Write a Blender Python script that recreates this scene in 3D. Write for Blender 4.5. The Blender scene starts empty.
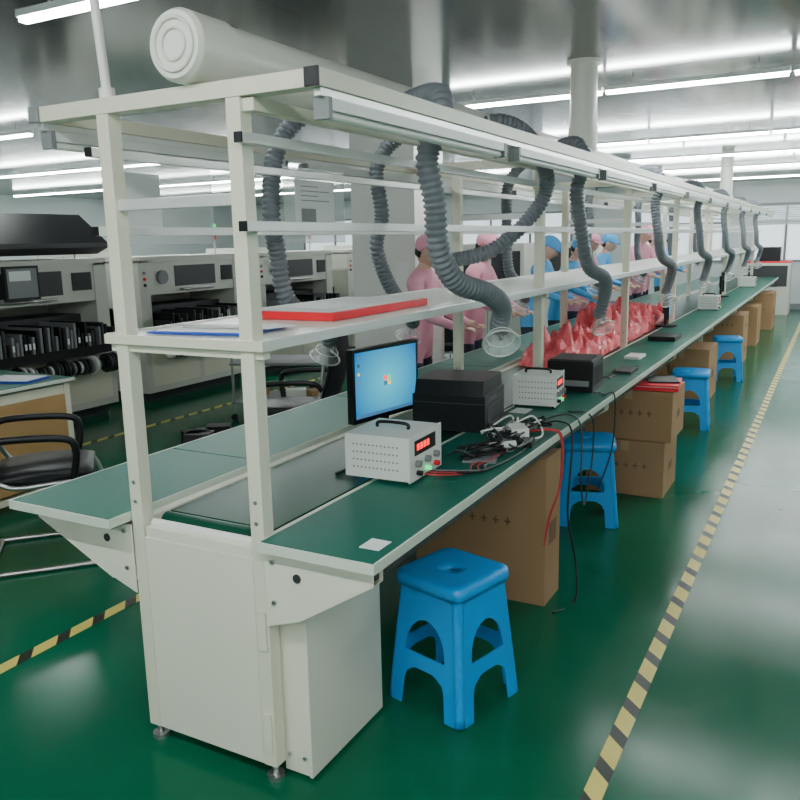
import bpy, math, random
from mathutils import Vector, Matrix, noise
random.seed(7)
S=bpy.context.scene
# ------------------------------------------------------------------ materials
def nt(name):
    m=bpy.data.materials.new(name); m.use_nodes=True
    return m,m.node_tree,m.node_tree.nodes['Principled BSDF']
def mat(name,col,rough=.5,metal=0,emis=None,es=0,alpha=1,trans=0,noise_amt=0,nscale=8,bump=0,coat=0,spec=.5):
    m,t,b=nt(name)
    b.inputs['Base Color'].default_value=(*col,1); b.inputs['Roughness'].default_value=rough
    b.inputs['Metallic'].default_value=metal; b.inputs['Alpha'].default_value=alpha; b.inputs['Specular IOR Level'].default_value=spec
    b.inputs['Transmission Weight'].default_value=trans; b.inputs['Coat Weight'].default_value=coat
    if emis: b.inputs['Emission Color'].default_value=(*emis,1); b.inputs['Emission Strength'].default_value=es
    if noise_amt or bump:
        tc=t.nodes.new('ShaderNodeTexCoord'); n=t.nodes.new('ShaderNodeTexNoise'); n.inputs['Scale'].default_value=nscale; n.inputs['Detail'].default_value=5
        t.links.new(tc.outputs['Object'],n.inputs['Vector'])
        if noise_amt:
            r=t.nodes.new('ShaderNodeMapRange'); r.inputs['To Min'].default_value=1-noise_amt; r.inputs['To Max'].default_value=1+noise_amt
            t.links.new(n.outputs['Fac'],r.inputs['Value'])
            v=t.nodes.new('ShaderNodeVectorMath'); v.operation='SCALE'; v.inputs[0].default_value=col
            t.links.new(r.outputs[0],v.inputs['Scale']); t.links.new(v.outputs[0],b.inputs['Base Color'])
        if bump:
            bp=t.nodes.new('ShaderNodeBump'); bp.inputs['Strength'].default_value=bump; bp.inputs['Distance'].default_value=.01
            t.links.new(n.outputs['Fac'],bp.inputs['Height']); t.links.new(bp.outputs[0],b.inputs['Normal'])
    return m
CREAM=mat('cream_paint',(.76,.73,.59),.38,noise_amt=.05,nscale=3)
CABI=mat('cabinet_paint',(.80,.77,.65),.42,noise_amt=.04,nscale=2)
WHITE=mat('white_plastic',(.84,.84,.80),.35)
MACH=mat('machine_cream',(.62,.62,.55),.4,noise_amt=.04,nscale=2)
PVC=mat('pvc_pipe',(.80,.78,.71),.35,noise_amt=.04,nscale=2)
ALU=mat('aluminium',(.82,.82,.81),.3,.4)
STEEL=mat('steel',(.5,.5,.5),.3,.9)
BLACK=mat('black_plastic',(.008,.008,.010),.4,spec=.35)
DARK=mat('dark_grey',(.035,.037,.04),.5)
GREY=mat('grey_plastic',(.22,.23,.24),.5)
HOSE=mat('hose_grey',(.17,.185,.21),.5)
TOP=mat('esd_green_top',(.004,.125,.088),.42,noise_amt=.12,nscale=5,spec=.22)
BELT=mat('belt_green',(.002,.06,.034),.3,noise_amt=.1,nscale=3,spec=.15)
EDGE=mat('table_edge',(.66,.72,.62),.4)
SHELF=mat('shelf_board',(.78,.8,.74),.3)
BLUE=mat('stool_blue',(.008,.33,.85),.35)
CARD=mat('cardboard',(.40,.23,.115),.8,noise_amt=.08,nscale=6)
CARDT=mat('carton_tape',(.50,.34,.19),.25)
CARDP=mat('carton_print',(.20,.11,.06),.8)
RED=mat('red_plastic',(.88,.012,.03),.4)
PAPER=mat('paper',(.86,.88,.88),.6)
PBLUE=mat('blue_frame',(.02,.07,.45),.4)
PINKBAG=mat('pink_bag',(.98,.16,.19),.18,noise_amt=.5,nscale=22,bump=1.0)
HOODM=mat('hood_clear',(.9,.93,.93),.08,alpha=.28)
CLEAR=mat('plastic_sleeve',(.8,.85,.85),.12,alpha=.38)
WOOD=mat('wood_panel',(.45,.27,.11),.5,noise_amt=.12,nscale=5)
SKIN=mat('skin',(.72,.44,.34),.5)
HAIR=mat('hair',(.02,.015,.012),.6)
SMP=mat('smock_pink',(.85,.38,.50),.8,noise_amt=.1)
SMB=mat('smock_blue',(.10,.42,.82),.8,noise_amt=.1)
TROU=mat('trousers',(.03,.035,.06),.8)
SHOE=mat('shoes',(.6,.6,.6),.6)
LIP=mat('lip',(.5,.18,.15),.5)
COPPER=mat('red_wire',(.55,.03,.04),.4)
WALL=mat('wall_paint',(.60,.65,.65),.6,noise_amt=.03,nscale=1)
GLOW=mat('window_daylight',(.8,.85,.9),.5,emis=(.80,.92,1),es=1.1)
TUBE=mat('led_tube',(1,1,1),.5,emis=(.93,1,.985),es=88)
FIX=mat('light_housing',(.8,.82,.8),.4)
LEDR=mat('led_red',(.5,0,0),.4,emis=(1,.02,.02),es=3)
LEDG=mat('led_green',(0,.5,.1),.4,emis=(.05,1,.3),es=1.2)
MESHM=mat('chair_mesh',(.015,.015,.017),.85)
YEL=mat('logo_yellow',(.8,.6,.05),.5,emis=(1,.6,.03),es=1.5)
TASK=mat('taskbar',(.05,.12,.25),.4,emis=(.1,.3,.6),es=.6)
def floor_mat():
    m,t,b=nt('green_epoxy')
    tc=t.nodes.new('ShaderNodeTexCoord'); n=t.nodes.new('ShaderNodeTexNoise'); n.inputs['Scale'].default_value=.9; n.inputs['Detail'].default_value=6
    t.links.new(tc.outputs['Object'],n.inputs['Vector'])
    r=t.nodes.new('ShaderNodeValToRGB'); r.color_ramp.elements[0].color=(.001,.100,.046,1); r.color_ramp.elements[1].color=(.002,.135,.066,1)
    r.color_ramp.elements[0].position=.3; r.color_ramp.elements[1].position=.7
    t.links.new(n.outputs['Fac'],r.inputs[0]); t.links.new(r.outputs[0],b.inputs['Base Color'])
    n2=t.nodes.new('ShaderNodeTexNoise'); n2.inputs['Scale'].default_value=4; n2.inputs['Detail'].default_value=5
    t.links.new(tc.outputs['Object'],n2.inputs['Vector'])
    mr=t.nodes.new('ShaderNodeMapRange'); mr.inputs['To Min'].default_value=.10; mr.inputs['To Max'].default_value=.26
    t.links.new(n2.outputs['Fac'],mr.inputs['Value']); t.links.new(mr.outputs[0],b.inputs['Roughness'])
    bp=t.nodes.new('ShaderNodeBump'); bp.inputs['Strength'].default_value=.06; bp.inputs['Distance'].default_value=.01
    t.links.new(n2.outputs['Fac'],bp.inputs['Height']); t.links.new(bp.outputs[0],b.inputs['Normal'])
    b.inputs['Specular IOR Level'].default_value=.15
    return m
def grid_mat(name,col,line,sx,sy,rough,spec=.5):
    m,t,b=nt(name)
    tc=t.nodes.new('ShaderNodeTexCoord'); br=t.nodes.new('ShaderNodeTexBrick'); br.offset=0
    br.inputs['Color1'].default_value=(*col,1); br.inputs['Color2'].default_value=(*[c*.9 for c in col],1); br.inputs['Mortar'].default_value=(*line,1)
    br.inputs['Scale'].default_value=1; br.inputs['Mortar Size'].default_value=.008; br.inputs['Brick Width'].default_value=sx; br.inputs['Row Height'].default_value=sy
    t.links.new(tc.outputs['Object'],br.inputs['Vector']); t.links.new(br.outputs['Color'],b.inputs['Base Color'])
    b.inputs['Roughness'].default_value=rough; b.inputs['Specular IOR Level'].default_value=spec
    return m
def tape_mat():
    m,t,b=nt('hazard_tape')
    tc=t.nodes.new('ShaderNodeTexCoord'); sp=t.nodes.new('ShaderNodeSeparateXYZ'); t.links.new(tc.outputs['Object'],sp.inputs[0])
    a=t.nodes.new('ShaderNodeMath'); a.operation='ADD'; t.links.new(sp.outputs[0],a.inputs[0]); t.links.new(sp.outputs[1],a.inputs[1])
    k=t.nodes.new('ShaderNodeMath'); k.operation='MULTIPLY'; k.inputs[1].default_value=5.6; t.links.new(a.outputs[0],k.inputs[0])
    fr=t.nodes.new('ShaderNodeMath'); fr.operation='FRACT'; t.links.new(k.outputs[0],fr.inputs[0])
    g=t.nodes.new('ShaderNodeMath'); g.operation='GREATER_THAN'; g.inputs[1].default_value=.36; t.links.new(fr.outputs[0],g.inputs[0])
    mx=t.nodes.new('ShaderNodeMix'); mx.data_type='RGBA'; mx.inputs[6].default_value=(.012,.02,.012,1); mx.inputs[7].default_value=(.74,.62,.14,1)
    t.links.new(g.outputs[0],mx.inputs[0]); t.links.new(mx.outputs[2],b.inputs['Base Color']); b.inputs['Roughness'].default_value=.4
    return m
def screen_mat():
    m,t,b=nt('desktop_screen')
    tc=t.nodes.new('ShaderNodeTexCoord'); n=t.nodes.new('ShaderNodeTexGradient'); n.gradient_type='SPHERICAL'
    mp=t.nodes.new('ShaderNodeMapping'); mp.inputs['Scale'].default_value=(3.4,3.4,4.2)
    t.links.new(tc.outputs['Object'],mp.inputs[0]); t.links.new(mp.outputs[0],n.inputs[0])
    r=t.nodes.new('ShaderNodeValToRGB'); r.color_ramp.elements[0].color=(.0,.12,.50,1); r.color_ramp.elements[1].color=(.08,.75,.95,1)
    t.links.new(n.outputs['Fac'],r.inputs[0]); t.links.new(r.outputs[0],b.inputs['Emission Color']); b.inputs['Emission Strength'].default_value=1.1
    b.inputs['Base Color'].default_value=(.0,.02,.06,1); b.inputs['Roughness'].default_value=.35; b.inputs['Specular IOR Level'].default_value=.2
    return m
SCREEN=screen_mat()
# ------------------------------------------------------------------ mesh builder
def catmull(pts,n=10):
    P=[Vector(p) for p in pts]; out=[]
    for i in range(len(P)-1):
        p0=P[max(i-1,0)];p1=P[i];p2=P[i+1];p3=P[min(i+2,len(P)-1)]
        for k in range(n):
            t=k/n
            out.append(.5*((2*p1)+(p2-p0)*t+(2*p0-5*p1+4*p2-p3)*t*t+(3*p1-p0-3*p2+p3)*t**3))
    out.append(P[-1]); return out
class MB:
    def __init__(s): s.v=[];s.f=[];s.m=[];s.s=[];s.mats=[];s.M=Matrix.Identity(4)
    def mi(s,m):
        if m not in s.mats: s.mats.append(m)
        return s.mats.index(m)
    def add(s,vs,fs,m,smooth=False):
        o=len(s.v); s.v+= [s.M@Vector(v) for v in vs]; k=s.mi(m)
        for f in fs: s.f.append([o+i for i in f]); s.m.append(k); s.s.append(smooth)
    def box(s,x0,x1,y0,y1,z0,z1,m):
        vs=[(x,y,z) for x in(x0,x1) for y in(y0,y1) for z in(z0,z1)]
        s.add(vs,[(0,1,3,2),(4,6,7,5),(0,4,5,1),(2,3,7,6),(0,2,6,4),(1,5,7,3)],m)
    def cbox(s,c,d,m,rz=0,rx=0,ry=0):
        M=s.M; s.M=M@Matrix.Translation(c)@Matrix.Rotation(rz,4,'Z')@Matrix.Rotation(ry,4,'Y')@Matrix.Rotation(rx,4,'X')
        s.box(-d[0]/2,d[0]/2,-d[1]/2,d[1]/2,-d[2]/2,d[2]/2,m); s.M=M
    def prism(s,poly,axis,a,b,m):
        n=len(poly)
        def mk(p,t):
            if axis=='y': return (p[0],t,p[1])
            if axis=='x': return (t,p[0],p[1])
            return (p[0],p[1],t)
        vs=[mk(p,a) for p in poly]+[mk(p,b) for p in poly]
        fs=[tuple(range(n)),tuple(range(2*n-1,n-1,-1))]+[(i,i+n,(i+1)%n+n,(i+1)%n) for i in range(n)]
        s.add(vs,fs,m)
    def tube(s,pts,r,m,seg=10,caps=True,sp=0,smooth=True):
        P=catmull(pts,sp) if sp else [Vector(p) for p in pts]
        n=len(P); rr=r if callable(r) else (lambda i,L:r)
        T=[(P[min(i+1,n-1)]-P[max(i-1,0)]).normalized() for i in range(n)]
        u=T[0].orthogonal().normalized(); L=0; vs=[]
        for i in range(n):
            if i: L+=(P[i]-P[i-1]).length
            u=(u-T[i]*u.dot(T[i])).normalized(); w=T[i].cross(u); q=rr(i,L)
            for k in range(seg):
                a=2*math.pi*k/seg; vs.append(P[i]+(u*math.cos(a)+w*math.sin(a))*q)
        fs=[(i*seg+k,i*seg+(k+1)%seg,(i+1)*seg+(k+1)%seg,(i+1)*seg+k) for i in range(n-1) for k in range(seg)]
        s.add(vs,fs,m,smooth)
        if caps:
            s.add(vs[:seg],[tuple(range(seg))[::-1]],m); s.add(vs[-seg:],[tuple(range(seg))],m)
    def cyl(s,p0,p1,r0,m,r1=None,seg=20,caps=True):
        r1=r0 if r1 is None else r1
        s.tube([p0,p1],lambda i,L:(r0,r1)[i],m,seg,caps)
    def ball(s,c,r,m,fn=None,nu=20,nv=14):
        r=(r,r,r) if not hasattr(r,'__len__') else r
        vs=[];fs=[]
        for j in range(nv+1):
            th=math.pi*j/nv
            for i in range(nu):
                a=2*math.pi*i/nu; d=Vector((math.sin(th)*math.cos(a),math.sin(th)*math.sin(a),math.cos(th)))
                p=Vector((d.x*r[0],d.y*r[1],d.z*r[2]))
                if fn: p=fn(d,p)
                vs.append(p+Vector(c))
        for j in range(nv):
            for i in range(nu):
                fs.append((j*nu+i,(j+1)*nu+i,(j+1)*nu+(i+1)%nu,j*nu+(i+1)%nu))
        s.add(vs,fs,m,True)
    def make(s,name,bevel=0,solid=0,loc=None,rz=0):
        me=bpy.data.meshes.new(name); me.from_pydata([tuple(v) for v in s.v],[],s.f)
        for m in s.mats: me.materials.append(m)
        me.polygons.foreach_set('material_index',s.m); me.polygons.foreach_set('use_smooth',s.s); me.update()
        ob=bpy.data.objects.new(name,me); S.collection.objects.link(ob)
        if loc: ob.location=loc
        ob.rotation_euler[2]=rz
        if solid:
            d=ob.modifiers.new('solid','SOLIDIFY'); d.thickness=solid
        if bevel:
            d=ob.modifiers.new('bev','BEVEL'); d.width=bevel; d.segments=2; d.limit_method='ANGLE'; d.angle_limit=math.radians(50)
        return ob
# ------------------------------------------------------------------ room
CZ=2.64; X0,X1,Y0,Y1=-15.,3.2,-3.5,18.6
b=MB(); b.box(X0,X1,Y0,Y1,-.1,0,floor_mat()); b.make('floor')
b=MB(); b.box(X0,X1,Y0,Y1,CZ,CZ+.1,grid_mat('ceiling_panels',(.085,.10,.095),(.02,.03,.03),1.2,1.2,.15,.6)); b.make('ceiling')
b=MB(); b.box(X0-.1,X0,Y0,Y1,0,CZ,WALL); b.make('wall_left')
b=MB(); b.box(X1,X1+.1,Y0,Y1,0,CZ,WALL); b.make('wall_right')
b=MB(); b.box(X0,X1,Y0-.1,Y0,0,CZ,WALL); b.make('wall_near')
b=MB(); b.box(X0,X1,Y1,Y1+.1,0,CZ,WALL); b.make('wall_far')
b=MB(); b.box(X0,X1,Y1-.02,Y1,0,.12,GREY); b.make('baseboard_far')
for k,(wx0,wx1) in enumerate([(-1.6,.2),(-4.2,-2.2),(-8.5,-5.5),(-13,-10)]):
    b=MB(); z0,z1=1.0,2.15; n=3
    b.box(wx0,wx1,Y1-.03,Y1-.01,z0,z1,GLOW)
    for i in range(n+1):
        x=wx0+(wx1-wx0)*i/n; b.box(x-.025,x+.025,Y1-.07,Y1-.03,z0,z1,GREY)
    for z in (z0,z0+.8,z1): b.box(wx0-.025,wx1+.025,Y1-.075,Y1-.03,z-.025,z+.025,GREY)
    if k==0:
        for q in range(9): b.box(wx0+.03,wx1-.03,Y1-.085,Y1-.078,z1-.05-q*.045,z1-.022-q*.045,WALL)
    b.make('window_%d'%(k+1))
TAPE=tape_mat()
for nm,(x0,x1,y0,y1) in {'a':(-.53,-.474,-3,17.5),'b':(-2.70,-2.64,-3,17.5),'c':(-5.28,-5.22,-3,17.5)}.items():
    b=MB(); b.box(x0,x1,y0,y1,.0005,.002,TAPE); b.make('floor_hazard_tape')
# ceiling lights
rows=[(2.58,-3.3,-2.2),(2.58,-12,-6.5),(0.2,-3,3),(5.95,-2.75,3),(9.2,-3.1,3),(11.4,-3.1,3),(13.6,-3.1,3),(16.2,-3.1,3),
      (5.0,-14,-6.4),(7.6,-14,-6.0),(10.4,-14,-5.0),(13.6,-14,-5.0),(-2.2,-3,3)]
for y,xa,xb in rows:
    b=MB(); x=xa
    while x<xb-.3:
        e=min(x+1.2,xb)
        b.box(x+.01,e-.01,y-.03,y+.03,CZ-.075,CZ-.045,FIX)
        b.box(x+.02,e-.02,y-.022,y+.022,CZ-.095,CZ-.075,TUBE)
        b.cyl((x+.2,y,CZ-.045),(x+.2,y,CZ),.006,STEEL,seg=6); b.cyl((e-.2,y,CZ-.045),(e-.2,y,CZ),.006,STEEL,seg=6)
        x+=1.2
    b.make('ceiling_light_row')
# column
b=MB(); b.box(-3.40,-2.84,5.5,6.0,0,CZ,WHITE); b.box(-3.42,-2.82,5.48,6.02,0,.12,GREY); b.box(-3.0,-2.9,5.49,5.5,1.25,1.4,PAPER); b.make('square_column')
# ------------------------------------------------------------------ assembly line
LX0,LX1=-1.84,-1.38; PW=.045; YE=16.6
posts=[1.65,4.0,5.95,7.9,9.85,11.8,13.75,15.7]
b=MB()
for i,y in enumerate(posts):
    for x in (LX0,LX1):
        b.box(x,x+PW,y,y+PW,.05,1.915,CREAM)
        b.cyl((x+PW/2,y+PW/2,0),(x+PW/2,y+PW/2,.015),.026,STEEL); b.cyl((x+PW/2,y+PW/2,.015),(x+PW/2,y+PW/2,.06),.009,STEEL,seg=10)
    b.box(-2.065,-1.132,y-.003,y+PW+.003,1.915,1.957,CREAM)
    b.box(-1.795,-1.38,y+.01,y+.035,1.655,1.685,ALU)
    b.box(-1.87,-1.31,y+.008,y+.038,1.255,1.285,CREAM)
    if i: b.box(-1.795,-1.38,y+.005,y+.04,.12,.16,CREAM)
    # gussets
    for sx,xi,xo in ((1,-1.335,-.985),(-1,-1.84,-2.27)):
        poly=[(xi,.722),(xo,.722),(xo,.69),(xi+sx*.10,.535),(xi,.50)]
        b.prism(poly,'y',y-.006,y-.002,CABI); b.prism(poly,'y',y+PW-.003,y+PW+.001,CABI)
        b.prism([(xo,.69),(xi+sx*.10,.535),(xi+sx*.10,.531),(xo,.686)],'y',y-.006,y+PW,CABI)
        b.cyl((xi+sx*.11,y-.009,.665),(xi+sx*.11,y-.005,.665),.013,DARK,seg=14)
        for zz in (.70,.58): b.cyl((xi+sx*.03,y-.012,zz),(xi+sx*.03,y-.004,zz),.007,STEEL,seg=8)
    for x in (LX0,LX1):   # bolt plates at the joints
        for zz in (.80,.86): b.cyl((x+PW/2,y-.004,zz),(x+PW/2,y+.002,zz),.006,STEEL,seg=8)
# longitudinal rails
for x in (-1.335,-1.865):
    for z in (1.60,1.815):
        b.box(x,x+.025,1.625,YE,z-.013,z+.013,ALU); b.box(x,x+.025,1.619,1.625,z-.013,z+.013,BLACK)
for x in (-1.13,-2.103):
    b.box(x,x+.038,1.645,YE,1.915,1.957,CREAM)
    b.box(x-.001,x+.039,1.636,1.645,1.914,1.958,BLACK if x>-2 else GREY)
    b.box(x+.01,x+.03,1.66,YE,1.895,1.915,ALU)
b.box(-1.335,-1.30,1.66,YE,1.88,1.912,CREAM)
# shelf
y=1.655
while y<YE-.1:
    e=min(y+2.0,YE); b.box(-1.87,-1.31,y+.002,e-.002,1.285,1.303,SHELF); y=e
for x in (-1.88,-1.31): b.box(x,x+.012,1.65,YE,1.278,1.308,ALU)
b.box(-1.88,-1.298,1.642,1.652,1.278,1.306,CREAM)
# table tops
for xa,xb,ys in ((-1.333,-.965,1.62),(-2.30,-1.845,1.57)):
    y=ys; first=True
    while y<YE-.1:
        e=min(y+(.72 if first else 1.2),YE); first=False
        b.box(xa+.006,xb-.006,y+.003,e-.003,.737,.762,TOP)
        y=e
    for xx in (xa,xb-.006): b.box(xx,xx+.006,ys,YE,.733,.7625,EDGE)
    b.box(xa,xb,ys-.006,ys,.733,.7625,EDGE)
    b.box(xa+.02,xb-.02,ys+.02,YE-.02,.722,.737,DARK)
for x in (-1.02,-2.26): b.box(x,x+.025,1.67,YE,.69,.722,DARK)
# conveyor bed & belt
b.box(-1.79,-1.385,1.76,YE,.725,.742,BELT)
b.cyl((-1.79,1.745,.713),(-1.385,1.745,.713),.029,BELT,seg=24)
b.cyl((-1.80,1.745,.713),(-1.375,1.745,.713),.012,STEEL,seg=12)
b.box(-1.79,-1.385,1.655,1.70,.69,.722,CABI); b.cyl((-1.785,1.685,.728),(-1.39,1.685,.728),.012,WHITE,seg=14)
for xa in (-1.835,-1.375): b.box(xa+.003,xa+.037,1.70,YE,.60,.745,CABI); 
b.box(-1.79,-1.385,2.12,YE,.60,.612,CABI)
# drive cabinet
b.box(-1.794,-1.382,1.652,1.659,.05,.69,CABI)
b.box(-1.825,-1.345,1.66,2.10,.05,.60,CABI)
b.box(-1.345,-1.25,1.705,2.11,.012,.60,CABI)
b.box(-1.255,-1.244,1.70,2.115,.012,.61,CABI)
b.box(-1.345,-1.244,1.70,2.115,.60,.607,CABI)
for xx,zz in ((-1.325,.55),(-1.27,.55),(-1.325,.07),(-1.27,.07)): b.cyl((xx,1.698,zz),(xx,1.706,zz),.006,STEEL,seg=8)
for zz in (.16,.48):
    b.box(-1.372,-1.342,1.643,1.65,zz-.06,zz+.06,CREAM)
b.make('assembly_line_workbench',bevel=.0015)
# sub lights on frame
for x in (-1.111,-2.083):
    b=MB(); y=1.68
    while y<YE-1.3:
        b.box(x-.02,x+.02,y,y+1.16,1.866,1.894,FIX); b.cyl((x,y+.02,1.856),(x,y+1.14,1.856),.012,WHITE,seg=10)
        b.box(x-.022,x+.022,y-.004,y+.012,1.845,1.895,GREY); b.box(x-.022,x+.022,y+1.15,y+1.166,1.845,1.895,GREY)
        y+=1.3
    b.make('batten_light')
# exhaust main pipe
b=MB(); px,pz=-1.495,2.047
b.cyl((px,1.66,pz),(px,16.4,pz),.081,PVC,seg=40)
b.cyl((px,1.62,pz),(px,1.76,pz),.088,PVC,seg=40)
b.cyl((px,1.605,pz),(px,1.62,pz),.080,PVC,r1=.088,seg=40)
b.tube([(px+.063*math.cos(a),1.602,pz+.063*math.sin(a)) for a in [2*math.pi*i/32 for i in range(33)]],.005,PVC,8,False)
b.tube([(px+.038*math.cos(a),1.602,pz+.038*math.sin(a)) for a in [2*math.pi*i/32 for i in range(33)]],.004,PVC,8,False)
for y in (5.2,8.9,12.6): b.cyl((px,y-.12,pz),(px,y+.12,pz),.088,PVC,seg=40)
b.cyl((px,5.25,pz),(px,5.25,CZ-.02),.085,PVC,seg=32); b.cyl((px,5.25,CZ-.02),(px,5.25,CZ),.11,PVC,seg=32)
b.cyl((px,5.25,2.10),(px,5.25,2.24),.092,PVC,seg=32)
b.cyl((px,12.6,pz),(px,12.6,CZ),.085,PVC,seg=32)
b.make('exhaust_duct_pipe')
b=MB(); b.cyl((-1.815,1.675,1.957),(-1.85,1.66,CZ),.013,PVC,seg=14); b.cyl((-1.815,1.675,1.957),(-1.817,1.675,1.985),.022,PVC,seg=14); b.make('ceiling_conduit')
# hoses
def hose(pts,r=.034,hood=True,hd=None):
    b=MB(); P=catmull(pts,14)
    L=sum((P[i+1]-P[i]).length for i in range(len(P)-1)); n=int(L/.0045); Q=[];acc=0;k=0
    step=L/n; d=0; Q=[P[0]]
    for i in range(len(P)-1):
        seg=(P[i+1]-P[i]).length
        while d+seg>=step*len(Q) and len(Q)<n:
            t=(step*len(Q)-d)/seg; Q.append(P[i].lerp(P[i+1],min(max(t,0),1)))
        d+=seg
    b.tube(Q,lambda i,L:r*(1+.12*math.sin(2*math.pi*L/.022)),HOSE,14)
    s=Vector(pts[0]); t0=(Vector(pts[1])-s).normalized(); b.cyl(s-t0*.03,s+t0*.04,r*1.15,PVC,seg=18)
    e=Vector(pts[-1]); t=(e-Vector(pts[-2])).normalized()
    b.cyl(e-t*.01,e+t*.02,r*1.1,GREY,seg=20)
    if hood:
        h=Vector(hd).normalized() if hd else t; e2=e+t*.02
        b.tube([e2,e2+h*.015,e2+h*.05,e2+h*.085],lambda i,L:(r*.8,r*1.0,r*1.5,r*2.0)[i],HOODM,28,False)
        R=r*2.0; u=h.orthogonal().normalized(); w=h.cross(u); c=e2+h*.085
        b.tube([c+(u*math.cos(a)+w*math.sin(a))*R for a in [2*math.pi*i/28 for i in range(29)]],.0035,ALU,8,False)
        c=e2+h*.05; b.tube([c+(u*math.cos(a)+w*math.sin(a))*r*1.5 for a in [2*math.pi*i/28 for i in range(29)]],.002,WHITE,6,False)
        b.cyl(e2+h*.02,e2+h*.06,.008,STEEL,seg=10)
    return b.make('flexible_exhaust_hose')
hose([(-1.425,2.66,2.02),(-1.35,2.62,2.035),(-1.26,2.58,2.04),(-1.195,2.52,2.01),(-1.185,2.48,1.93),(-1.215,2.45,1.82),(-1.20,2.47,1.68),(-1.2,2.5,1.52),(-1.18,2.6,1.41),(-1.14,2.78,1.36),(-1.14,2.93,1.30),(-1.17,2.99,1.22)],r=.037,hd=(.35,-.65,-.6))
for y in (4.35,6.4,8.4,10.4,12.4,14.4):
    j=random.uniform(-.05,.05)
    hose([(-1.42,y+.1,2.03),(-1.33,y,2.045),(-1.24,y-.05+j,2.03),(-1.19,y-.1,1.93),(-1.23,y-.12,1.8),(-1.20,y-.1+j,1.58),(-1.19,y,1.40),(-1.14,y+.15,1.33),(-1.17,y+.28,1.22),(-1.2,y+.3,1.12)],hd=(.4,-.4,-.6))
for y in (2.75,3.55,5.3,7.3,9.3,11.3,13.3):
    j=random.uniform(-.08,.08)
    hose([(-1.57,y+.1,2.04),(-1.70,y,2.06),(-1.9,y-.03,2.04),(-1.98,y-.1,1.9),(-1.96,y-.1+j,1.68),(-1.98,y-.12,1.52),(-1.97,y+j,1.32),(-1.93,y+.12,1.22),(-1.96,y+.2,1.14)],hd=(-.3,.1,-.6))
hose([(-1.42,3.42,2.04),(-1.36,3.44,2.06),(-1.29,3.55,2.03),(-1.255,3.72,1.93),(-1.27,3.85,1.78),(-1.36,3.78,1.62),(-1.5,3.7,1.50),(-1.68,3.7,1.46)],hood=False)
# notice sleeves
b=MB(); b.box(-1.878,-1.876,2.55,2.98,1.555,1.845,CLEAR); b.box(-1.875,-1.874,2.62,2.90,1.60,1.80,PAPER)
for i in range(4): b.box(-1.8735,-1.873,2.66,2.86-(.08 if i%2 else 0),1.72+i*.018,1.723+i*.018,GREY)
b.box(-1.8735,-1.873,2.66,2.76,1.62,1.69,GREY); b.make('notice_sheet')
b=MB(); b.box(-2.117,-2.115,1.9,2.42,1.56,1.86,CLEAR); b.box(-2.119,-2.113,1.9,2.42,1.855,1.862,ALU); b.box(-2.114,-2.113,1.92,2.15,1.6,1.8,PAPER)
for y in (1.95,2.35): b.box(-2.118,-2.114,y,y+.01,1.86,1.92,STEEL)
b.make('notice_sheet')
# shelf items
b=MB(); z=1.3045
b.box(-1.80,-1.45,2.2,2.85,z,z+.004,PAPER)
for a in ((-1.82,-1.80,2.18,2.87),(-1.45,-1.43,2.18,2.87),(-1.80,-1.45,2.18,2.20),(-1.80,-1.45,2.85,2.87)): b.box(*a,z,z+.026,RED)
b.box(-1.80,-1.45,2.20,2.85,z+.004,z+.0285,PAPER); b.cbox((-1.62,2.5,z+.030),(.2,.4,.002),PAPER,rz=.08); b.make('red_tray',bevel=.002)
b=MB(); b.cbox((-1.61,1.83,z+.004),(.34,.22,.006),PBLUE,rz=.12); b.cbox((-1.61,1.83,z+.0085),(.30,.18,.003),PAPER,rz=.12)
b.cbox((-1.50,1.90,z+.012),(.18,.11,.002),PAPER,rz=-.2); b.cyl((-1.7,1.78,z+.014),(-1.5,1.82,z+.014),.004,STEEL,seg=8); b.make('document_clipboard')
# ------------------------------------------------------------------ monitor
def monitor(loc,rz,w=.44,h=.28,name='computer_monitor',scr=SCREEN):
    b=MB() # faces local -y
    b.box(-w/2,w/2,-.012,.02,-h/2,h/2,BLACK)
    b.box(-w/2+.015,w/2-.015,-.0135,-.012,-h/2+.02,h/2-.015,scr)
    b.prism([(-w*.3,-h*.3),(w*.3,-h*.3),(w*.25,h*.3),(-w*.25,h*.3)],'y',.02,.045,BLACK)
    b.box(-.035,.035,.01,.035,-h/2-.06,-h/2+.05,BLACK)
    b.cyl((0,.02,-h/2-.075),(0,.02,-h/2-.062),.1,BLACK,seg=28)
    for k in range(4): b.box(-w/2+.03,-w/2+.042,-.0142,-.0135,h/2-.04-k*.035,h/2-.028-k*.035,(PAPER,GREY,YEL,PAPER)[k])
    for (dx,dz,mm) in ((-.022,.012,LEDR),(.002,.014,LEDG),(-.022,-.012,TASK),(.002,-.010,YEL)):
        b.box(dx,dx+.02,-.0145,-.0135,dz-.006,dz+.012,mm)
    b.box(-w/2+.015,w/2-.015,-.0145,-.0135,-h/2+.02,-h/2+.034,TASK)
    return b.make(name,bevel=.002,loc=loc,rz=rz)
monitor((-1.675,2.94,.972),math.atan2(.985,.17),h=.31)
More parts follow.
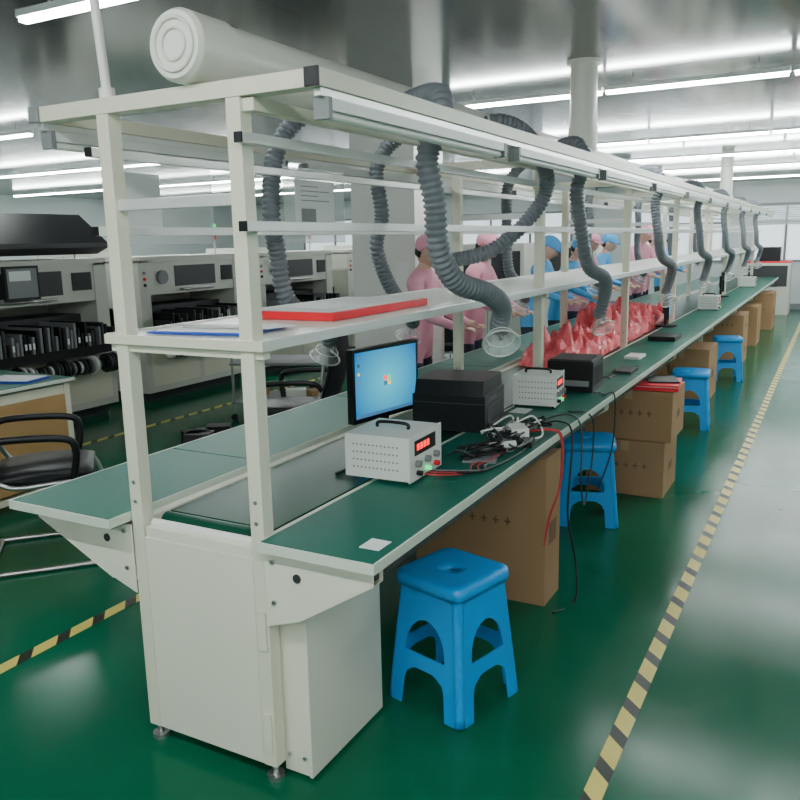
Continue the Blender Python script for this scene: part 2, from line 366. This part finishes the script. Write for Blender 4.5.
def psu(loc,rz,name='bench_power_supply',w=.25,d=.18,h=.155):
    b=MB() # panel faces local +x
    b.box(-w/2,w/2,-d/2,d/2,.012,h,WHITE)
    b.box(w/2,w/2+.006,-d/2-.003,d/2+.003,.008,h+.003,WHITE)
    b.box(w/2+.006,w/2+.008,-d*.36,d*.3,h*.58,h*.9,BLACK)
    for k in range(4): b.box(w/2+.008,w/2+.009,-d*.3+k*.026,-d*.3+.018+k*.026,h*.68,h*.82,LEDR)
    for q in (-.3,0,.28): b.cyl((w/2+.006,q*d,.065),(w/2+.022,q*d,.065),.012,GREY,seg=14)
    for q,mm in ((-.28,BLACK),(0,LEDG),(.28,RED)): b.cyl((w/2+.006,q*d,.032),(w/2+.024,q*d,.032),.009,mm,seg=12)
    for r in range(4):
        for k in range(12): b.box(-w/2+.03+k*.015,-w/2+.037+k*.015,-d/2-.0012,-d/2,.045+r*.026,.050+r*.026,GREY)
    for xx in (-.09,.09):
        for yy in (-.07,.07): b.cyl((xx,yy,0),(xx,yy,.012),.009,BLACK,seg=10)
    b.tube([(-.06,0,h),(-.05,0,h+.018),(.05,0,h+.018),(.06,0,h)],.006,BLACK,8,sp=6)
    return b.make(name,bevel=.002,loc=loc,rz=rz)
psu((-1.315,2.355,.7625),.03,w=.24,d=.25,h=.16)
psu((-1.24,3.68,.7625),.1,w=.2,d=.2)
def printer(loc,rz,w=.34,d=.34,h=.215):
    b=MB()
    b.box(-w/2,w/2,-d/2,d/2,0,h*.72,BLACK); b.prism([(-d/2,h*.72),(d/2,h*.72),(d/2-.02,h),(-d/2+.02,h)],'x',-w/2+.01,w/2-.01,BLACK)
    b.box(w/2,w/2+.03,-d/2+.04,d/2-.04,.02,.035,DARK); b.box(w/2-.001,w/2+.002,-d/2+.03,d/2-.03,.04,.10,DARK)
    b.box(-w/2-.001,w/2+.001,-d/2-.001,d/2+.001,h*.55,h*.57,DARK)
    for k in range(4): b.cyl((w/2,-.1+k*.03,h*.63),(w/2+.004,-.1+k*.03,h*.63),.006,GREY,seg=8)
    return b.make('inkjet_printer',bevel=.006,loc=loc,rz=rz)
printer((-1.42,3.15,.763),.12,w=.32,d=.32)
b=MB(); b.box(-.12,.12,-.13,.13,0,.16,BLACK); b.box(-.11,.11,-.12,.12,.16,.168,DARK)
for k in range(8): b.box(.12,.122,-.11+k*.03,-.095+k*.03,.03,.13,DARK)
b.box(-.1,.1,-.131,-.129,.03,.06,GREY); b.make('test_equipment_box',bevel=.004,loc=(-1.2,4.18,.763),rz=.05)
T=.767
b=MB()
for k in range(16):
    x,y=random.uniform(-1.17,-1.05),random.uniform(2.68,3.15); pts=[]
    for i in range(7): pts.append((min(-.99,x+random.uniform(-.09,.09)),y+random.uniform(-.16,.16),T+.004+random.random()*.045))
    b.tube(pts,.004,(BLACK,DARK,BLACK,WHITE)[k%4],6,sp=6)
b.box(-1.14,-1.06,2.86,2.95,.763,.80,BLACK); b.cyl((-1.16,2.70,.785),(-1.03,2.80,.79),.014,WHITE); b.cbox((-1.09,2.98,.79),(.07,.11,.05),WHITE,rz=.6)
b.cbox((-1.1,2.62,.768),(.12,.09,.008),GREY,rz=.3); b.cbox((-1.02,2.9,.775),(.05,.09,.02),BLACK,rz=.2)
b.make('cable_clutter')
b=MB()
for a in range(5):
    o=a*.014; xx=-1.168
    b.tube([(xx,2.30+o,.79),(xx+.05,2.32+o,T+.02),(-1.07+.01*a,2.44+o,T),(-1.1+.012*a,2.55,T),(-1.05,2.62+.02*a,T+.005),(-1.10+.02*a,2.75,T+.01)],.003,(COPPER,BLACK,COPPER,BLACK,GREY)[a],6,sp=8)
b.tube([(xx,2.36,.79),(-1.05,2.42,T+.01),(-1.01,2.6,T),(-1.0,2.85,T),(-1.02,3.1,T),(-1.1,3.3,T)],.0035,BLACK,6,sp=8)
b.make('test_leads')
b=MB()
for o in (0,.018):
    b.tube([(-1.1,3.0+o,T+.01),(-1.0,3.1+o,T+.015),(-.953,3.13+o,.74),(-.948,3.1+o,.55),(-.975,3.05+o,.42),(-.99,3.04,.30)],.0035,COPPER,6,sp=8)
b.tube([(-1.08,3.15,T+.01),(-1.0,3.25,T+.02),(-.95,3.28,.72),(-.94,3.2,.4),(-.93,3.3,.15),(-.9,3.2,.006),(-.95,3.05,.006)],.0045,BLACK,6,sp=8)
b.tube([(-1.08,3.32,T+.01),(-1.0,3.4,T+.02),(-.95,3.42,.72),(-.93,3.36,.5),(-.95,3.5,.35),(-.95,3.62,.55),(-.955,3.6,.74),(-1.05,3.55,T)],.004,DARK,6,sp=8)
b.tube([(-1.5,2.6,T),(-1.42,2.66,T),(-1.36,2.62,T+.01),(-1.34,2.54,T)],.004,BLACK,6,sp=8)
b.tube([(-1.46,2.45,T),(-1.52,2.3,T-.02),(-1.5,2.6,T-.01),(-1.45,2.75,T)],.004,BLACK,6,sp=8)
b.tube([(-1.05,4.0,T+.01),(-1.03,4.05,T),(-1.0,4.0,T),(-.957,4.05,.755),(-.95,4.0,.5),(-.99,3.9,.3)],.004,BLACK,6,sp=8)
b.make('hanging_cable')
b=MB()
b.box(-1.06,-1.0,1.70,1.77,.763,.7645,PAPER); b.box(-1.3,-1.22,3.44,3.55,.763,.7645,PAPER)
b.make('paper_label')
b=MB(); b.box(-1.12,-1.02,4.7,4.9,.763,.78,DARK); b.box(-1.2,-1.1,5.3,5.5,.763,.78,WHITE); b.box(-1.25,-1.05,6.3,6.6,.763,.80,BLACK)
for q in range(3): b.tube([(-1.2+.05*q,4.5,T),(-1.1,4.6+.05*q,T),(-1.15,4.8,T),(-1.05,4.95+.03*q,T)],.004,BLACK,6,sp=6)
b.make('hand_tools')
for k,y in enumerate((7.4,9.2,11.2,13.4)):
    if k%2==0: monitor((-1.3,y,.96),math.pi/2+.15,w=.4,h=.24)
    else: psu((-1.2,y,.763),0,w=.2)
# bags of pink film on the belt: crumpled sheets
b=MB()
for k in range(16):
    y=5.15+k*.2+random.uniform(-.08,.08); sd=random.random()*80
    cx=-1.58+random.uniform(-.05,.05); w=random.uniform(.16,.2); l=random.uniform(.25,.34); hh=random.uniform(.12,.24)*(1 if k<11 else .6)
    n=34; vs=[]
    for j in range(n+1):
        for i in range(n+1):
            u=2*i/n-1; v=2*j/n-1; q=max(0,1-(u*u)**1.3)*max(0,1-(v*v)**1.3)
            p=Vector((u*2.3,v*3.2,sd))
            f=abs(noise.noise(p))*1.3+.5*abs(noise.noise(p*2.3))+.28*abs(noise.noise(p*5))
            x=cx+u*w*(1+.25*noise.noise(p*.8)); yy=y+v*l*(1+.25*noise.noise(p*.9+Vector((9,0,0))))
            vs.append((max(-1.78,min(-1.395,x)),yy,.748+hh*(q**.6)*(.45+f)))
    b.add(vs,[(j*(n+1)+i,j*(n+1)+i+1,(j+1)*(n+1)+i+1,(j+1)*(n+1)+i) for j in range(n) for i in range(n)],PINKBAG,True)
b.make('pink_plastic_bag_pile')
# ------------------------------------------------------------------ stools
def stool(loc,rz,H=.465):
    b=MB(); W=lambda z:.128+(H-z)*.085
    zs=[0,.03,.06,.09,.12,.14,.145,.146,.195,.196,.21,.23,.25,.265,.28,.295,.305,.315,.32,.321,.38,H-.012]
    def w(z):
        if z<.1455: return max(0,(W(z)-.070)*math.sqrt(max(0,1-max(0,(z-.10)/.05)**2)))
        if z<.1955: return 0
        if z<.3205: return max(0,(W(z)-.064)*math.sqrt(max(0,1-max(0,(z-.225)/.0955)**2)))
        return 0
    for q in range(4):
        M=b.M; b.M=Matrix.Rotation(q*math.pi/2,4,'Z')
        for i in range(len(zs)-1):
            z0,z1=zs[i],zs[i+1]
            for sg in (-1,1):
                c=.026
                A=[(sg*w(z0),-W(z0),z0),(sg*(W(z0)-c),-W(z0),z0),(sg*(W(z1)-c),-W(z1),z1),(sg*w(z1),-W(z1),z1)]
                b.add(A,[(0,1,2,3) if sg>0 else (3,2,1,0)],BLUE)
        A=[];n=4;K=12
        for j in range(K+1):
            z=(H-.012)*j/K; c=.026
            for k in range(n+1):
                a=-math.pi/2+k*math.pi/2/n; A.append((W(z)-c+c*math.cos(a),-W(z)+c+c*math.sin(a),z))
        b.add(A,[(j*(n+1)+k,j*(n+1)+k+1,(j+1)*(n+1)+k+1,(j+1)*(n+1)+k) for j in range(K) for k in range(n)],BLUE,True)
        b.M=M
    def ring(hw,c,z,n=6):
        R=[]
        for q,(sx,sy) in enumerate(((1,-1),(1,1),(-1,1),(-1,-1))):
            for k in range(n+1):
                a=(-math.pi/2+q*math.pi/2)+k*math.pi/2/n; R.append((sx*(hw-c)+c*math.cos(a),sy*(hw-c)+c*math.sin(a),z))
        return R
    rs=[ring(.142,.035,H-.048),ring(.146,.037,H-.03),ring(.145,.04,H-.006),ring(.134,.04,H),ring(.11,.04,H-.003),ring(.05,.03,H-.005),ring(.012,.011,H-.006)]
    n=len(rs[0]); vs=[p for r in rs for p in r]
    b.add(vs,[(i*n+k,i*n+(k+1)%n,(i+1)*n+(k+1)%n,(i+1)*n+k) for i in range(len(rs)-1) for k in range(n)],BLUE,True)
    return b.make('plastic_stool',solid=.007,loc=loc,rz=rz)
stool((-1.075,2.32,.003),math.radians(-15))
stool((-1.15,4.28,.003),.3)
stool((-1.0,6.85,.003),.1); stool((-1.0,9.3,.003),.2)
for x,y in ((-2.5,4.45),(-2.95,6.9),(-3.0,9)): stool((x,y,.003),random.random())
# cartons
def carton(x0,x1,y0,y1,z0,z1,rz=0):
    b=MB(); cx=(x0+x1)/2;cy=(y0+y1)/2;w=x1-x0;d=y1-y0;h=z1-z0
    b.box(-w/2,w/2,-d/2,d/2,0,h,CARD)
    b.box(-.025,.025,-d/2-.001,d/2+.001,h*.82,h+.001,CARDT); b.box(-.002,.002,-d/2,d/2,h,h+.002,CARDP)
    for k in range(4): b.cbox((w*.12+k*.055-.1,-d/2-.0008,h*.55),(.03,.001,.008),CARDP); b.cbox((w*.12+k*.055-.1,-d/2-.0008,h*.55),(.008,.001,.035),CARDP)
    b.box(w/2,w/2+.0012,-.05,.05,h*.4,h*.55,CARDP)
    b.make('cardboard_box',bevel=.003,loc=(cx,cy,z0),rz=rz)
carton(-1.62,-1.005,3.10,3.30,0,.655)
carton(-1.7,-1.25,3.42,3.9,0,.6)
carton(-1.3,-.83,4.80,5.22,0,.34); carton(-1.32,-.80,4.83,5.25,.342,.645)
carton(-1.5,-1.0,7.9,8.5,0,.5); carton(-1.45,-.95,10.4,11,0,.33); carton(-1.45,-.95,10.4,11,.332,.60); carton(-1.4,-.95,12.3,12.9,0,.55); carton(-1.4,-.9,14.5,15.2,0,.6)
b=MB(); b.box(-.15,.11,-.16,.16,0,.02,RED); b.box(-.14,.105,-.15,.165,.02,.026,PAPER); b.box(-.15,.11,-.16,.16,.026,.034,RED); b.cbox((0,.03,.04),(.18,.22,.01),BLACK,rz=.2); b.make('red_folder',loc=(-.9,5.0,.649),rz=.1)
# ------------------------------------------------------------------ left desk & chair
b=MB(); dx0,dx1,dy0,dy1=-6.0,-4.2,2.7,3.4
b.box(dx0,dx1,dy0,dy1,.73,.76,TOP); b.box(dx0-.004,dx1+.006,dy0-.006,dy1+.006,.735,.757,EDGE)
for y in (dy0+.02,dy1-.06): 
    for x in (dx0+.03,dx1-.07): b.box(x,x+.045,y,y+.045,0,.73,CREAM)
b.box(dx1-.03,dx1-.02,dy0+.065,dy1-.06,.12,.66,WOOD); b.box(dx0+.1,dx1-.1,dy1-.05,dy1-.04,.2,.7,WOOD)
b.box(dx1-.07,dx1-.03,dy0+.06,dy1-.06,.66,.72,CREAM); b.box(dx1-.07,dx1-.03,dy0+.06,dy1-.06,.06,.10,CREAM)
b.make('inspection_desk',bevel=.003)
b=MB(); b.cbox((0,0,.01),(.44,.15,.02),BLACK)
for r in range(4):
    for k in range(12): b.cbox((-.19+k*.034,-.05+r*.033,.023),(.027,.026,.008),DARK)
b.make('computer_keyboard',loc=(-4.9,3.05,.762),rz=.5)
b=MB(); b.box(-.16,.16,-.11,.11,0,.012,PBLUE); b.box(-.15,.15,-.1,.1,.012,.016,PAPER); b.make('document_clipboard',loc=(-4.42,3.15,.762),rz=.3)
b=MB(); b.ball((0,0,.03),(.03,.05,.03),BLACK); b.make('computer_mouse',loc=(-4.5,2.9,.762))
def chair(loc,rz):
    b=MB() # faces +x local
    for sy in (-.26,.26):
        b.tube([(-.28,sy,.012),(.24,sy,.012),(.30,sy,.04),(.28,sy,.2),(.22,sy,.42),(.1,sy,.44),(-.15,sy,.44),(-.24,sy*.9,.55),(-.27,sy*.8,.75),(-.30,sy*.75,.95)],.0125,STEEL,10,sp=6)
        b.tube([(-.27,sy,.62),(-.2,sy*1.05,.67),(.1,sy*1.05,.66),(.16,sy*1.05,.6),(.14,sy,.45)],.018,BLACK,10,sp=6)
    b.tube([(-.28,-.26,.012),(-.28,.26,.012)],.0125,STEEL,10)
    b.ball((0,0,.46),(.25,.25,.045),BLACK,lambda d,p:Vector((max(-.23,min(.23,p.x*1.25)),max(-.23,min(.23,p.y*1.25)),p.z)),28,14)
    n=10; vs=[];
    for j in range(n+1):
        z=.55+.42*j/n; x=-.255-.06*(j/n)-.03*math.sin(j/n*math.pi)
        for i in range(n+1):
            y=(-.22+.44*i/n)*(1-.12*(j/n)**3); vs.append((x-.05*(1-(2*i/n-1)**2),y,z))
    fs=[(j*(n+1)+i,j*(n+1)+i+1,(j+1)*(n+1)+i+1,(j+1)*(n+1)+i) for j in range(n) for i in range(n)]
    b.add(vs,fs,MESHM,True); b.add([Vector(v)+Vector((-.015,0,0)) for v in vs],[f[::-1] for f in fs],MESHM,True)
    edge=[vs[i] for i in range(n+1)]+[vs[j*(n+1)+n] for j in range(1,n+1)]+[vs[n*(n+1)+i] for i in range(n-1,-1,-1)]+[vs[j*(n+1)] for j in range(n-1,-1,-1)]
    b.tube(edge,.014,BLACK,8)
    return b.make('office_chair',loc=loc,rz=rz)
chair((-3.48,2.60,.003),math.radians(48))
chair((-3.2,4.35,.003),math.radians(200)); chair((-3.6,7.6,.003),math.radians(100))
# ------------------------------------------------------------------ SMT machines
def smt(y0,y1,hood=True,disp=False):
    b=MB(); L=y1-y0; b.M=Matrix.Translation((0,y0,0))
    xb,xf=-7.5,-6.0
    b.box(xb,xf,0,L,.10,.62,MACH); b.box(xb+.05,xf-.1,.05,L-.05,0,.10,DARK)
    b.box(xf,xf+.004,.06,L*.48,.16,.56,CREAM); b.box(xf,xf+.004,L*.52,L-.06,.16,.56,CREAM); b.box(xf+.004,xf+.012,L*.3,L*.42,.5,.52,BLACK)
    b.box(xb,xf-.25,0,L,.62,.95,DARK)
    b.box(xf-.3,xf+.18,.12,L-.12,.62,.70,BLACK)
    k=.16
    while k<L-.18:
        h=random.uniform(.10,.22); b.box(xf-.28,xf+.20,k,k+.022,.70,.70+h,random.choice((BLACK,DARK,GREY,BLACK)))
        b.cyl((xf+.16,k,.52),(xf+.16,k+.02,.52),random.uniform(.05,.09),random.choice((DARK,BLACK,GREY,DARK,BLACK,WHITE)),seg=16)
        if random.random()<.25: b.box(xf+.2,xf+.203,k,k+.02,.74,.79,PAPER)
        k+=.038
    b.box(xb,xf-.02,0,.14,.62,1.42,MACH); b.box(xb,xf-.02,L-.14,L,.62,1.42,MACH)
    b.box(xb,xf-.7,.14,L-.14,.95,1.45,MACH); b.box(xf-.72,xf-.02,.0,L,1.40,1.46,MACH)
    b.box(xf-.10,xf-.03,.14,L-.14,1.08,1.40,MACH); b.box(xf-.03,xf-.025,L*.32,L*.72,1.15,1.36,DARK)
    b.tube([(xf-.02,L*.36,1.12),(xf+.02,L*.36,1.12),(xf+.02,L*.66,1.12),(xf-.02,L*.66,1.12)],.012,STEEL,8)
    b.cyl((xf-.03,L*.2,1.25),(xf-.0,L*.2,1.25),.07,GREY,seg=20); b.box(xf-.03,xf-.02,L*.78,L*.9,1.18,1.34,BLACK)
    for q in range(3): b.cyl((xf-.02,.07,1.3-q*.06),(xf-.008,.07,1.3-q*.06),.016,(GREY,RED,BLACK)[q],seg=12)
    for q,c in enumerate((RED,GREY,LEDG)): b.cyl((xf-.3,L-.1,1.62+q*.06),(xf-.3,L-.1,1.675+q*.06),.025,c,seg=14)
    b.cyl((xf-.3,L-.1,1.46),(xf-.3,L-.1,1.62),.01,STEEL,seg=8)
    if hood: b.prism([(xb+.3,1.5),(xf-.05,1.50),(xf+.10,1.56),(xf+.10,1.60),(xf-.25,1.86),(xb+.3,1.88)],'y',.02,L-.05,DARK)
    if disp:
        b.box(xf+.05,xf+.09,.62,.94,1.14,1.42,BLACK); b.box(xf+.09,xf+.092,.64,.92,1.16,1.40,GREY); b.box(xf+.092,xf+.0925,.66,.86,1.3,1.38,PAPER); b.cyl((xf-.04,.8,1.27),(xf+.05,.8,1.27),.02,GREY)
    b.make('pick_and_place_machine',bevel=.006)
smt(3.6,5.35,True,True); smt(5.75,7.3,False); smt(7.6,9.2,False); smt(9.6,11.2,False)
b=MB()
for z in (.15,.5,.82): b.box(-.45,.45,-.28,.28,z,z+.02,GREY)
for x in (-.44,.42):
    for y in (-.27,.25): b.box(x,x+.02,y,y+.02,.06,1.0,STEEL); b.cyl((x+.01,y-.01,.03),(x+.01,y+.03,.03),.03,BLACK,seg=12)
for k in range(9): b.cbox((random.uniform(-.35,.35),random.uniform(-.18,.18),random.choice((.215,.565,.885))),(.18,.14,.09),random.choice((DARK,BLACK,WHITE,PBLUE,CARD)),rz=random.random())
b.make('supply_cart',loc=(-4.4,5.9,0),rz=.4)
b=MB()
for k in range(5):
    b.box(-.4,.4,-.25,.25,.3*k+.06,.3*k+.08,STEEL)
    for q in range(6): b.cbox((-.32+q*.12,0,.3*k+.15),(.09,.3,.13),random.choice((BLACK,DARK,WHITE,PBLUE,CARD)))
for x in (-.4,.38):
    for y in (-.25,.23): b.box(x,x+.02,y,y+.02,0,1.5,STEEL)
b.make('storage_rack',loc=(-4.3,8.5,0),rz=.2)
b=MB()
for k in range(7): b.cbox((random.uniform(-.3,.3),random.uniform(-.25,.25),.05),(.2,.16,.1),random.choice((DARK,BLACK,BLACK,WHITE,PBLUE)),rz=random.random()*3)
b.make('floor_equipment_pile',loc=(-4.15,4.9,0))
for (x,y) in ((-4.2,10.5),(-3.9,13.0),(-9.5,8),(-9.5,11.5),(-9,14.5)):
    b=MB(); b.box(-.5,.5,-.3,.3,.05,1.5,MACH); b.box(-.5,.5,-.3,.3,0,.05,DARK); b.box(-.005,.005,-.302,-.3,.1,1.45,GREY); b.box(-.45,-.05,-.303,-.3,.9,1.4,DARK); b.box(.05,.45,-.303,-.3,.9,1.4,DARK)
    b.box(.3,.33,-.32,-.3,.6,.75,STEEL); b.make('equipment_cabinet',bevel=.005,loc=(x,y,0),rz=.1)
b=MB(); b.box(-1.6,-.8,17.2,17.9,0,1.0,MACH); b.box(-1.55,-.85,17.19,17.2,.55,.95,DARK); b.box(-1.6,-.8,17.2,17.9,1.0,1.03,RED); b.box(-1.4,-1.0,17.3,17.7,1.03,1.3,BLACK); b.make('packing_machine',bevel=.005)
# ------------------------------------------------------------------ workers
def worker(loc,rz,smock,h=1.6,lean=.06,cap=None,nod=-.38):
    cap=cap or smock
    J={'pel':((0,0,.90),(.15,.115)),'wst':((0,lean*.3,1.03),(.135,.10)),'che':((0,lean*.8,1.19),(.155,.11)),'uch':((0,lean,1.30),(.12,.085)),
       'nek':((0,lean*1.15,1.385),(.048,.048)),'hed':((0,lean*1.4,1.44),(.045,.05))}
    E=[('pel','wst'),('wst','che'),('che','uch'),('uch','nek'),('nek','hed')]
    for s,sg in (('l',-1),('r',1)):
        J['sh'+s]=((sg*.165,lean,1.295),(.058,.058)); J['el'+s]=((sg*.215,lean+.09,1.06),(.046,.046)); J['wr'+s]=((sg*.13,lean+.30,.975),(.031,.031)); J['pa'+s]=((sg*.12,lean+.36,.965),(.034,.02))
        J['hi'+s]=((sg*.09,0,.80),(.092,.1)); J['kn'+s]=((sg*.10,.02,.46),(.062,.066)); J['an'+s]=((sg*.10,-.02,.09),(.042,.045)); J['to'+s]=((sg*.11,.12,.045),(.04,.035))
        E+=[('uch','sh'+s),('sh'+s,'el'+s),('el'+s,'wr'+s),('wr'+s,'pa'+s),('pel','hi'+s),('hi'+s,'kn'+s),('kn'+s,'an'+s),('an'+s,'to'+s)]
    ks=list(J); me=bpy.data.meshes.new('tmp'); me.from_pydata([J[k][0] for k in ks],[(ks.index(a),ks.index(c)) for a,c in E],[])
    ob=bpy.data.objects.new('tmp',me); S.collection.objects.link(ob)
    ob.modifiers.new('s','SKIN'); sm=ob.modifiers.new('u','SUBSURF'); sm.levels=2; sm.render_levels=2
    for i,k in enumerate(ks): me.skin_vertices[0].data[i].radius=J[k][1]; me.skin_vertices[0].data[i].use_root=(k=='pel')
    dg=bpy.context.evaluated_depsgraph_get(); ev=ob.evaluated_get(dg).to_mesh()
    V=[v.co.copy() for v in ev.vertices]; F=[tuple(p.vertices) for p in ev.polygons]
    bpy.data.objects.remove(ob)
    b=MB(); groups={}
    for f in F:
        c=sum((V[i] for i in f),Vector())/len(f)
        if c.z>1.375 and abs(c.x)<.1: m=SKIN
        elif c.z<.07: m=SHOE
        elif c.z<.72: m=TROU
        elif c.y>lean+.295 and abs(c.x)>.05 and c.z<1.05: m=SKIN
        else: m=smock
        groups.setdefault(m.name,(m,[]))[1].append(f)
    for m,fl in groups.values(): b.add(V,fl,m,True)
    for sg in (-1,1):
        for k in range(4):
            x=sg*(.12+(k-1.5)*.017); L=(.055,.065,.07,.06)[k]
            b.tube([(x,lean+.38,.965),(x,lean+.38+L*.5,.962),(x,lean+.38+L*.85,.945)],lambda i,_:(.0095,.0085,.007)[i],SKIN,8)
        b.tube([(sg*.095,lean+.345,.962),(sg*.075,lean+.375,.955),(sg*.078,lean+.405,.95)],lambda i,_:(.011,.0095,.008)[i],SKIN,8)
    M=b.M; b.M=Matrix.Translation((0,lean*1.5+.015,1.50))@Matrix.Rotation(nod,4,'X')
    def hf(d,p):
        q=p.copy()
        if d.z<0: q.x*=1-.32*(-d.z)**1.5; q.y+=.012*(-d.z)
        if d.y>.2 and abs(d.x)<.22 and -.35<d.z<.12: q.y+=.018*(1-abs(d.x)/.22)*(1-abs(d.z+.2)/.35)
        return q
    b.ball((0,0,0),(.074,.092,.112),SKIN,hf,28,22)
    for sg in (-1,1):
        b.ball((sg*.03,.079,.008),(.012,.007,.007),PAPER,nu=10,nv=8); b.ball((sg*.03,.085,.008),(.005,.003,.005),HAIR,nu=8,nv=6)
        b.box(sg*.03-.015,sg*.03+.015,.08,.087,.024,.028,HAIR); b.ball((sg*.076,-.005,-.005),(.01,.018,.028),SKIN,nu=10,nv=8)
    b.ball((0,.083,-.052),(.022,.008,.006),LIP,nu=12,nv=6)
    def capf(d,p):
        q=p.copy()
        if d.z<-.05: q.z=-.006 if q.y>-.02 else max(q.z,-.05)
        return q
    b.ball((0,-.012,-.004),(.077,.090,.100),HAIR,lambda d,p: Vector((p.x*(1 if p.y<-.03 else .9),min(p.y,-.01),max(p.z,-.06))),20,14)
    b.ball((0,-.008,.030),(.092,.110,.094),cap,capf,28,20)
    b.tube([(0.075*math.cos(a),.05+.085*math.sin(a),.035) for a in [math.pi*(.1+.8*i/10) for i in range(11)]],.008,cap,6)
    b.M=M
    o=b.make('factory_worker',loc=loc,rz=rz); o.scale=(h/1.6,)*3; return o
R90=-math.pi/2
worker((-2.66,5.15,0),R90+.1,SMP,1.58,.06,nod=-.5)
worker((-2.7,6.2,0),R90,SMP,1.60,.10,nod=-.6)
worker((-2.7,7.75,0),R90,SMB,1.56,.12,nod=-.6); worker((-2.7,8.6,0),R90,SMB,1.53,.16,nod=-.7); worker((-2.7,9.4,0),R90-.2,SMP,1.6,.1)
worker((-2.7,10.2,0),R90,SMB,1.58,.1); worker((-2.55,11.6,0),R90-.5,SMP,1.70,.12,nod=-.5); worker((-2.7,13,0),R90,SMP,1.6,.1); worker((-2.7,14.4,0),R90,SMB,1.6,.1)
worker((-4.6,9.3,0),math.pi+.4,SMB,1.6,.06)
# ------------------------------------------------------------------ world & camera
w=bpy.data.worlds.new('World'); S.world=w; w.use_nodes=True
w.node_tree.nodes['Background'].inputs[0].default_value=(.7,.8,.8,1); w.node_tree.nodes['Background'].inputs[1].default_value=.3
cam=bpy.data.cameras.new('Camera'); co=bpy.data.objects.new('Camera',cam); S.collection.objects.link(co)
cam.sensor_width=36; cam.sensor_height=36; cam.sensor_fit='HORIZONTAL'; cam.lens=36.0; cam.clip_start=.05
co.matrix_world=Matrix.Translation((0,0,1.554))@Matrix.Rotation(math.radians(28.6),4,'Z')@Matrix.Rotation(math.radians(90-11.2),4,'X')@Matrix.Rotation(math.radians(-1.2),4,'Z')
S.camera=co
